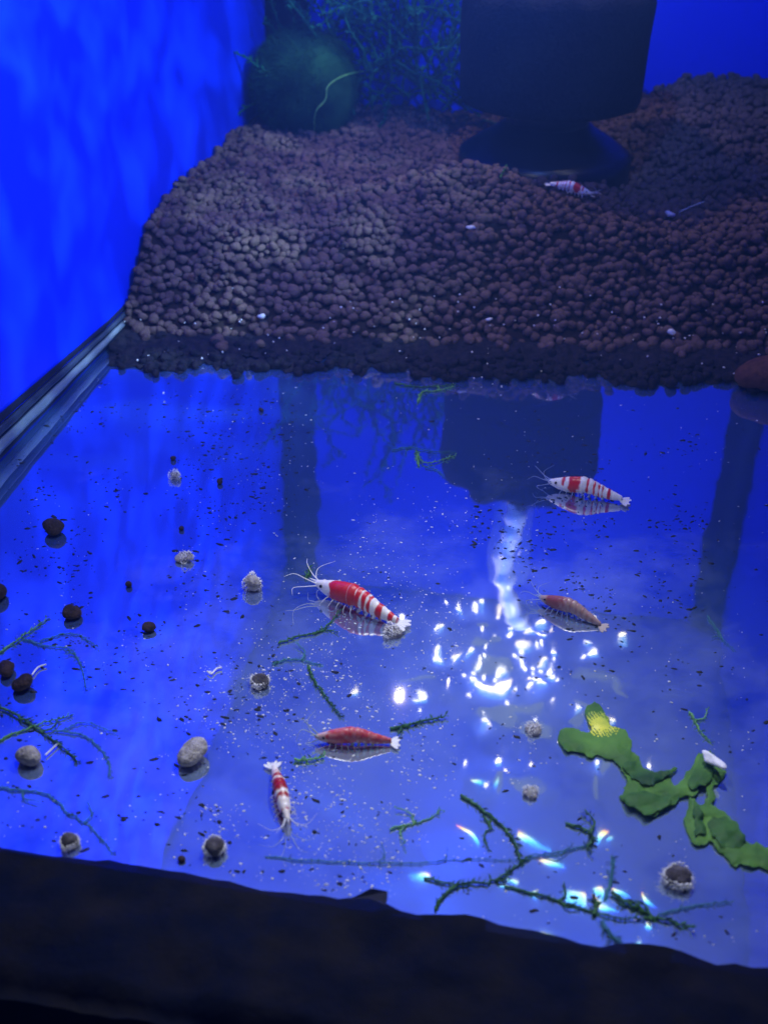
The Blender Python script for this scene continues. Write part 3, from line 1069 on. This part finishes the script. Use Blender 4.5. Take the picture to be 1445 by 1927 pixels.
stray(404, 1590, 44, 'rimmed', 'dark pellet with white mould collar near the front rim', .9, 18)  # reflection of the largest pale pellet, added as a body
stray(132, 1582, 38, 'rimmed', 'greyish half mouldy pellet near the rim at the lower left', .9, 19)  # round pale pellet's mirror image, built solid
stray(736, 1186, 36, 'fuzzy', 'tan fuzzy pellet under the tail of the big red shrimp', .8, 20)
stray(1273, 1645, 56, 'rimmed', 'large dark pellet with white halo under the liverwort', .75, 21)
stray(342, 1617, 14, 'dark', 'small dark crumb left of the mould collared pellet', .8, 22)
stray(1002, 1368, 32, 'fuzzy', 'whitish fuzzy lump among the bright reflections', .5, 23)
stray(998, 1487, 30, 'fuzzy', 'pinkish fuzzy lump above the dark bristly stem', .5, 24)
e = stray(1436, 712, 90, 'rust', 'big blurred reddish brown lump at the right end of the soil edge', .8, 25)

# white threads
for pp, lab in (([(61, 1270), (72, 1256), (88, 1250), (63, 1262)][:3], 'short white thread above the round dark pellet'),
                ([(86, 1421), (98, 1410), (110, 1399)], 'short white thread beside the round pale pellet'),
                ([(390, 1263), (398, 1268), (408, 1258), (418, 1256)], 'small squiggly white thread left of the white rimmed pellet'),
                ([(1275, 410), (1300, 398), (1322, 390)], 'fine pale thread lying on the dark soil at the right')):
    if pp[0][1] < 600:
        path = curve([soil_pt(*p) + Vector((0, 0, .002)) for p in pp], 10)
    else:
        path = curve([at(*p, .0006) for p in pp], 10)
    b = MB(); b.tube(path, .0002, 6)
    tag(b.build('white_thread', WHITE), lab, 'thread')

# flake beside the moss ball and pale crumbs on the soil
p = soil_pt(674, 214) + Vector((0, 0, .002))
o = mesh_obj('pink_flake', lump(IV, 71, .2) * np.array([.0018, .0015, .0028]), IF, PINK, loc=p)
tag(o, 'small pink flake standing on the soil right of the moss ball', 'debris')
for px, py, s_, lab in ((885, 440, .0011, 'white crumb on the lit brown soil under the filter'), (1258, 414, .0014, 'pale crumb on the shaded soil at the right'),
                        (494, 606, .0011, 'bright white crumb on the front edge of the soil'), (1262, 637, .0012, 'oblong white crumb on the soil edge at the right'),
                        (920, 612, .0008, 'small white crumb on the soil edge in the middle')):
    p = soil_pt(px, py) + Vector((0, -.001, .0025))
    o = mesh_obj('white_crumb', lump(IV, 80 + px, .25) * s_ * np.array([1.2, .9, .8]), IF, WHITE, loc=p)
    tag(o, lab, 'debris', 'white crumbs on the soil')

# ------------------------------------------------------------------ fine debris on the floor
def debris(n, gen, rlo, rhi, long, mat, name, label):
    P, Rr, A = [], [], []
    while len(P) < n:
        px, py = gen()
        p = at(px, py)
        if not (XL + .004 < p.x < XR - .003 and YF + .002 < p.y < .341 + (p.x + .15) * .16):
            continue
        if rng.random() > .5 + .9 * float(noise2(px / 70, py / 70, 91)) + .4 * float(noise2(px / 25, py / 25, 92)):
            continue
        r_ = rlo * (rhi / rlo) ** (rng.random() ** 2.6)
        a = rng.uniform(1, long)
        P.append((p.x, p.y, r_ * .2)); Rr.append(r_)
        A.append((a, 1, .3, rng.normal() * .5 + (.15 if long > 2 else 0)))
    return tag(scatter(name, P, Rr, mat, [lump(IV1, s, .3) for s in range(8)], IF1, A), label, 'debris', kind='stuff')


def g_dark():
    q = rng.random()
    if q < .5:
        return rng.uniform(0, 560), min(1640, 690 + rng.gamma(2.2, 150))
    if q < .75:
        return rng.uniform(880, 1330), rng.normal(1040, 130)
    return rng.uniform(0, 1445), rng.uniform(700, 1800)


def g_white():
    q = rng.random()
    if q < .45:
        return rng.normal(700, 170), rng.normal(1180, 220)
    if q < .7:
        return rng.uniform(380, 800), rng.uniform(1250, 1700)
    return rng.uniform(0, 1445), rng.uniform(700, 1850)


debris(1900, g_dark, .00013, .00039, 3.0, DARKSPECK, 'dark_debris', 'scattered dark flecks of dirt on the blue glass floor')
debris(2900, g_white, .00005, .00021, 2.6, WHITE, 'white_debris', 'fine white specks scattered over the blue glass floor')
P, Rr = [], []
while len(P) < 130:
    p = soil_pt(rng.uniform(230, 1440), rng.normal(640, 40))
    if p.y < .42:
        P.append((p.x, p.y - .001, p.z + .0018)); Rr.append(rng.uniform(.00015, .0004))
tag(scatter('white_debris', P, Rr, WHITE, [lump(IV1, s, .3) for s in range(5)], IF1), 'fine white specks lodged along the dark foot of the soil bank', 'debris', kind='stuff')


# ------------------------------------------------------------------ shrimps
def shell_mat():
    m, nt, b = new_mat('shrimp_shell')
    L = nt.links.new
    at_ = nt.nodes.new('ShaderNodeAttribute')
    at_.attribute_name = 'pattern'
    L(at_.outputs['Color'], b.inputs['Base Color'])
    b.inputs['Roughness'].default_value = .35
    b.inputs['Subsurface Weight'].default_value = .12
    b.inputs['Subsurface Radius'].default_value = (.001, .0005, .0004)
    b.inputs['Subsurface Scale'].default_value = .4
    return m


SHELL = shell_mat()
EYEMAT = pmat('shrimp_eye', (.004, .003, .004), None, .15, spec=.6)


def limb_mat(n, c):
    return pmat(n, c, tuple(min(1, q * 1.3) for q in c), .5, 900, .3)


RED, WHT = np.array((.56, .012, .018)), np.array((.80, .77, .72))


def body_profile():
    t = np.array([0, .03, .07, .12, .17, .24, .32, .40, .47, .55, .63, .71, .79, .86, .92, .97, 1.0])
    h = 1.04 * np.array([.012, .034, .050, .066, .080, .094, .102, .104, .101, .096, .087, .075, .062, .048, .036, .024, .010])
    return t, h


def make_shrimp(label, head, tail, pattern, limb, scale=1.0, ground=None, curl=.0, fan_col=None, roll=0.0, whisk=1.0):
    """head, tail: points on the ground; local +x points to the head, unit body length"""
    d = head - tail
    L_ = d.length * scale
    root = empty('shrimp', tuple(tail.lerp(head, .5)), math.atan2(d.y, d.x))
    pitch = math.atan2(d.z, math.hypot(d.x, d.y))
    root.rotation_euler = (roll, -pitch, math.atan2(d.y, d.x))
    root.scale = (L_, L_, L_)
    tag(root, label, 'shrimp', 'bee shrimps in the tank')
    tt, hh = body_profile()
    n, m = 150, 28
    V, C = [], []
    for i in range(n):
        t = i / (n - 1) * .93
        r_ = float(np.interp(t, tt, hh))
        if .42 < t < .90:
            ph = ((t - .42) / .08) % 1
            r_ *= 1.06 - .11 * ph * ph
        x = .5 - t
        zc = .118 - .00 * max(0, .2 - t) / .2 + .040 * math.exp(-((t - .45) / .2) ** 2) - .055 * max(0, t - .55) / .45 - curl * max(0, t - .5) ** 2
        for k in range(m):
            q = 2 * math.pi * k / m
            cy_, cz_ = math.sin(q), math.cos(q)
            hz = r_ * (1.0 if cz_ > 0 else (1.08 if t < .45 else .95))
            wy = r_ * .74
            V.append((x, cy_ * wy, zc + cz_ * hz))
            C.append((*pattern(t, q), 1))
    Fc = []
    for i in range(n - 1):
        for k in range(m):
            k2 = (k + 1) % m
            Fc.append((i * m + k, i * m + k2, (i + 1) * m + k2, (i + 1) * m + k))
    V = [(x, y, z + .0035 * float(noise2(x * 30, y * 30 + z * 30, 7))) for x, y, z in V]
    Fc += [tuple(range(m - 1, -1, -1)), tuple(range((n - 1) * m, n * m))]
    zt = V[(n - 1) * m][2]
    # rostrum belongs to the body
    mesh_obj('body', V, Fc, SHELL, root, True, C)
    b = MB()
    b.tube([(.46, 0, .142), (.52, 0, .140), (.56, 0, .143)], [.012, .007, .001], 6)
    b.build('rostrum', limb, root)
    for s in (-1, 1):
        b = MB()
        b.add([tuple(np.array(p) * .017 + np.array((.395, s * .047, .143))) for p in IV], IF.tolist())
        b.build('eye', EYEMAT, root)
        b = MB()
        b.tube(curve([(.45, s * .02, .13), (.56, s * .05, .16 * whisk), (.66, s * .10, .21 * whisk), (.72, s * .18, .20)], 18), [.007 * (1 - .8 * i / 17) for i in range(18)], 5)
        b.build('antenna', limb, root)
        b = MB()
        b.tube(curve([(.45, s * .03, .115), (.54, s * .08, .10), (.60, s * .20, .13 * whisk), (.50, s * .34, .17 * whisk)], 18), [.006 * (1 - .8 * i / 17) for i in range(18)], 5)
        b.build('antenna', limb, root)
        for j in range(5):
            x0 = .30 - j * .065
            sp_ = .5 - j * .25
            b = MB()
            b.tube(curve([(x0, s * .045, .065), (x0 + .03 * sp_, s * .085, .06), (x0 + .06 * sp_, s * .12, .03), (x0 + .10 * sp_, s * .125, .004)], 10), [.006 * (1 - .6 * i / 9) for i in range(10)], 5)
            b.build('leg', limb, root)
        for j in range(4):
            x0 = .04 - j * .085
            b = MB()
            b.tube([(x0, s * .04, .085 - j * .004), (x0 + .008, s * .05, .05), (x0 + .03, s * .048, .02)], [.012, .017, .004], 6)
            b.build('swimmeret', limb, root)
    for a in (-.75, -.36, 0, .36, .75):
        ln = .150 if a else .12
        b = MB()
        vv = []
        for (u, w) in ((0, .10), (.35, .24), (.75, .30), (1, .14)):
            for s in (-1, 0, 1):
                xx, yy = -u * ln, s * w * ln * .55
                vv.append((-.40 + xx * math.cos(a) - yy * math.sin(a), xx * math.sin(a) + yy * math.cos(a), zt - hh[-4] - .012 * u + (.007 if s == 0 else 0)))
        ff = []
        for i in range(3):
            for k in range(2):
                ff.append((i * 3 + k, i * 3 + k + 1, i * 3 + 4 + k, i * 3 + 3 + k))
        vb = [(x, y, z - .008) for x, y, z in vv]
        b.add(vv + vb, ff + [tuple(i + 12 for i in q[::-1]) for q in ff] + [(0, 12, 15, 3), (3, 15, 18, 6), (6, 18, 21, 9), (2, 5, 17, 14), (5, 8, 20, 17), (8, 11, 23, 20), (9, 21, 22, 10), (10, 22, 23, 11)])
        b.build('tail_fin', fan_col or limb, root)
    return root


def nzp(t, q, sd, k=1.0):
    return float(noise2(t * 14 * k + 3, q * 1.6 * k + 5, sd)) + .5 * float(noise2(t * 40 * k, q * 4 * k, sd + 3))


def mixc(w, a=RED, c=WHT):
    w = min(max(w, 0), 1)
    return tuple(a * (1 - w) + c * w)


def soft(x, e=.25):
    return min(max(x / e + .5, 0), 1)


def band(t, c, w):
    return 1 - abs(t - c) / w


def pat_red(t, q):                           # red body, white face, white cross bands
    n_ = nzp(t, q, 1)
    top = math.cos(q)
    w = soft(.205 - t + .035 * n_, .02)
    w = max(w, soft(1 - ((t - .245) / .018) ** 2 - ((q - 5.7) / .35) ** 2, .3))
    for c, hw, lim in ((.50, .004, .5), (.56, .008, .0), (.62, .010, -.3), (.69, .030, -2), (.81, .034, -2), (.91, .02, -2)):
        if top > lim:
            w = max(w, soft(hw + .007 * n_ - abs(t - c), .008))
    if top < .1:
        for c in (.56, .62):
            w = max(w, soft(.012 + .006 * n_ - abs(t - c), .01))
    if t < .3 and top < -.45:
        w = max(w, .75 * soft(.7 * (-.5 - top) + .25 * n_, .2))
    if abs(t - .415) < .006:
        w = max(w, .22)
    return mixc(w + .05 * n_)


def pat_white(t, q):                         # white body with a red saddle
    n_ = nzp(t, q, 9)
    top = math.cos(q)
    r_ = soft(.075 + .02 * n_ - abs(t - .33) - .06 * max(0, -top), .02)
    r_ = max(r_, soft(.02 + .012 * n_ - abs(t - .20), .012) if top > .2 else 0)
    for c, hw in ((.50, .012), (.585, .012), (.645, .009), (.69, .007), (.77, .022)):
        r_ = max(r_, soft(hw + .010 * n_ - abs(t - c), .01))
    return mixc(1 - r_)


def pat_dull(t, q):                          # brownish red of a mirror image, washed out
    n_ = nzp(t, q, 15, 1.6)
    w = soft(t - .40 + .10 * n_, .2) * .55
    for c in (.5, .58, .66, .74, .82):
        w *= 1 - .5 * soft(.015 + .01 * n_ - abs(t - c), .02)
    w = max(w, .6 * soft(.12 - t, .04))
    return mixc(w, np.array((.20, .05, .05)), np.array((.42, .36, .32)))


def pat_pink(t, q):  # red dulled to pink as in a mirror image
    n_ = nzp(t, q, 25, 1.5)
    w = .22 + .22 * n_
    w = max(w, soft(.15 - t + .04 * n_, .04) * .8)
    if math.cos(q) < -.2:
        for c in (.52, .6, .68, .76, .84):
            w = max(w, soft(.016 - abs(t - c), .012))
    return mixc(w, np.array((.50, .02, .03)), np.array((.62, .46, .44)))


def pat_band(t, q):
    n_ = nzp(t, q, 33)
    top = math.cos(q)
    w = soft(.13 - t + .03 * n_, .03)
    w = max(w, soft(.075 + .02 * n_ - abs(t - .21), .03) if top > -.1 else 0)
    w = max(w, soft(.03 + .02 * n_ - abs(t - .36), .02) if top > .2 else 0)
    w = max(w, .75 * soft(.03 + .02 * n_ - abs(t - .60), .02) if top > .0 else 0)
    w = max(w, soft(t - .72 + .02 * n_, .03) * (1 - .7 * soft(.012 - abs(t - .76), .01)))
    return mixc(w, np.array((.36, .01, .012)), np.array((.82, .74, .66)))


LIMB_W = limb_mat('limb_white', (.62, .62, .62))
LIMB_B = limb_mat('limb_bluegrey', (.20, .26, .42))
LIMB_D = limb_mat('limb_tan', (.32, .27, .25))
LIMB_G = limb_mat('limb_greygreen', (.36, .42, .36))
make_shrimp('bright red shrimp with white face and thin white tail bands, largest on the floor', at(600, 1118), at(752, 1182), pat_red, LIMB_W, 1.1)
make_shrimp('white shrimp with red saddle and stripes, alone in blue right of the white tube reflection', at(1036, 922), at(1172, 948), pat_white, LIMB_B, 1.1, fan_col=LIMB_W)
make_shrimp('dull brownish red shrimp with translucent tail below the lone white and red one', at(1018, 1138), at(1132, 1180), pat_dull, LIMB_B, 1.1, fan_col=LIMB_D, curl=.2)  # mirror image of the white shrimp, added as a body
make_shrimp('pinkish red shrimp with raised pale feelers next to the dark leafy moss piece', at(600, 1400), at(740, 1402), pat_pink, LIMB_G, 1.1, fan_col=LIMB_W, whisk=1.5)  # reflection of the big red shrimp, built as a second body
make_shrimp('red and white banded shrimp facing the front rim, seen from above', at(540, 1548), at(516, 1452), pat_band, LIMB_W, 1.22)
ta, hd = at_y(1028, 334, .409), at_y(1112, 342, .408)
ta.z, hd.z = float(soil_h(ta.x, ta.y)) + .0016, float(soil_h(hd.x, hd.y)) + .0016
make_shrimp('white and red shrimp resting on the soil at the foot of the filter base', hd, ta, pat_white, LIMB_W, 1.0)

# ------------------------------------------------------------------ cloudy water
def haze():
    m = bpy.data.materials.new('haze')
    m.use_nodes = True
    nt = m.node_tree
    nt.nodes.remove(nt.nodes['Principled BSDF'])
    v_ = nt.nodes.new('ShaderNodeVolumePrincipled')
    v_.inputs['Color'].default_value = (.10, .24, 1, 1)
    v_.inputs['Density'].default_value = .45
    v_.inputs['Anisotropy'].default_value = .2
    nt.links.new(v_.outputs[0], nt.nodes['Material Output'].inputs['Volume'])
    b = MB()
    b.box((-.5, -.2, -.15), (.5, .7, .28))
    o = b.build('haze', m, smooth=False)
    o['kind'] = 'stuff'


haze()
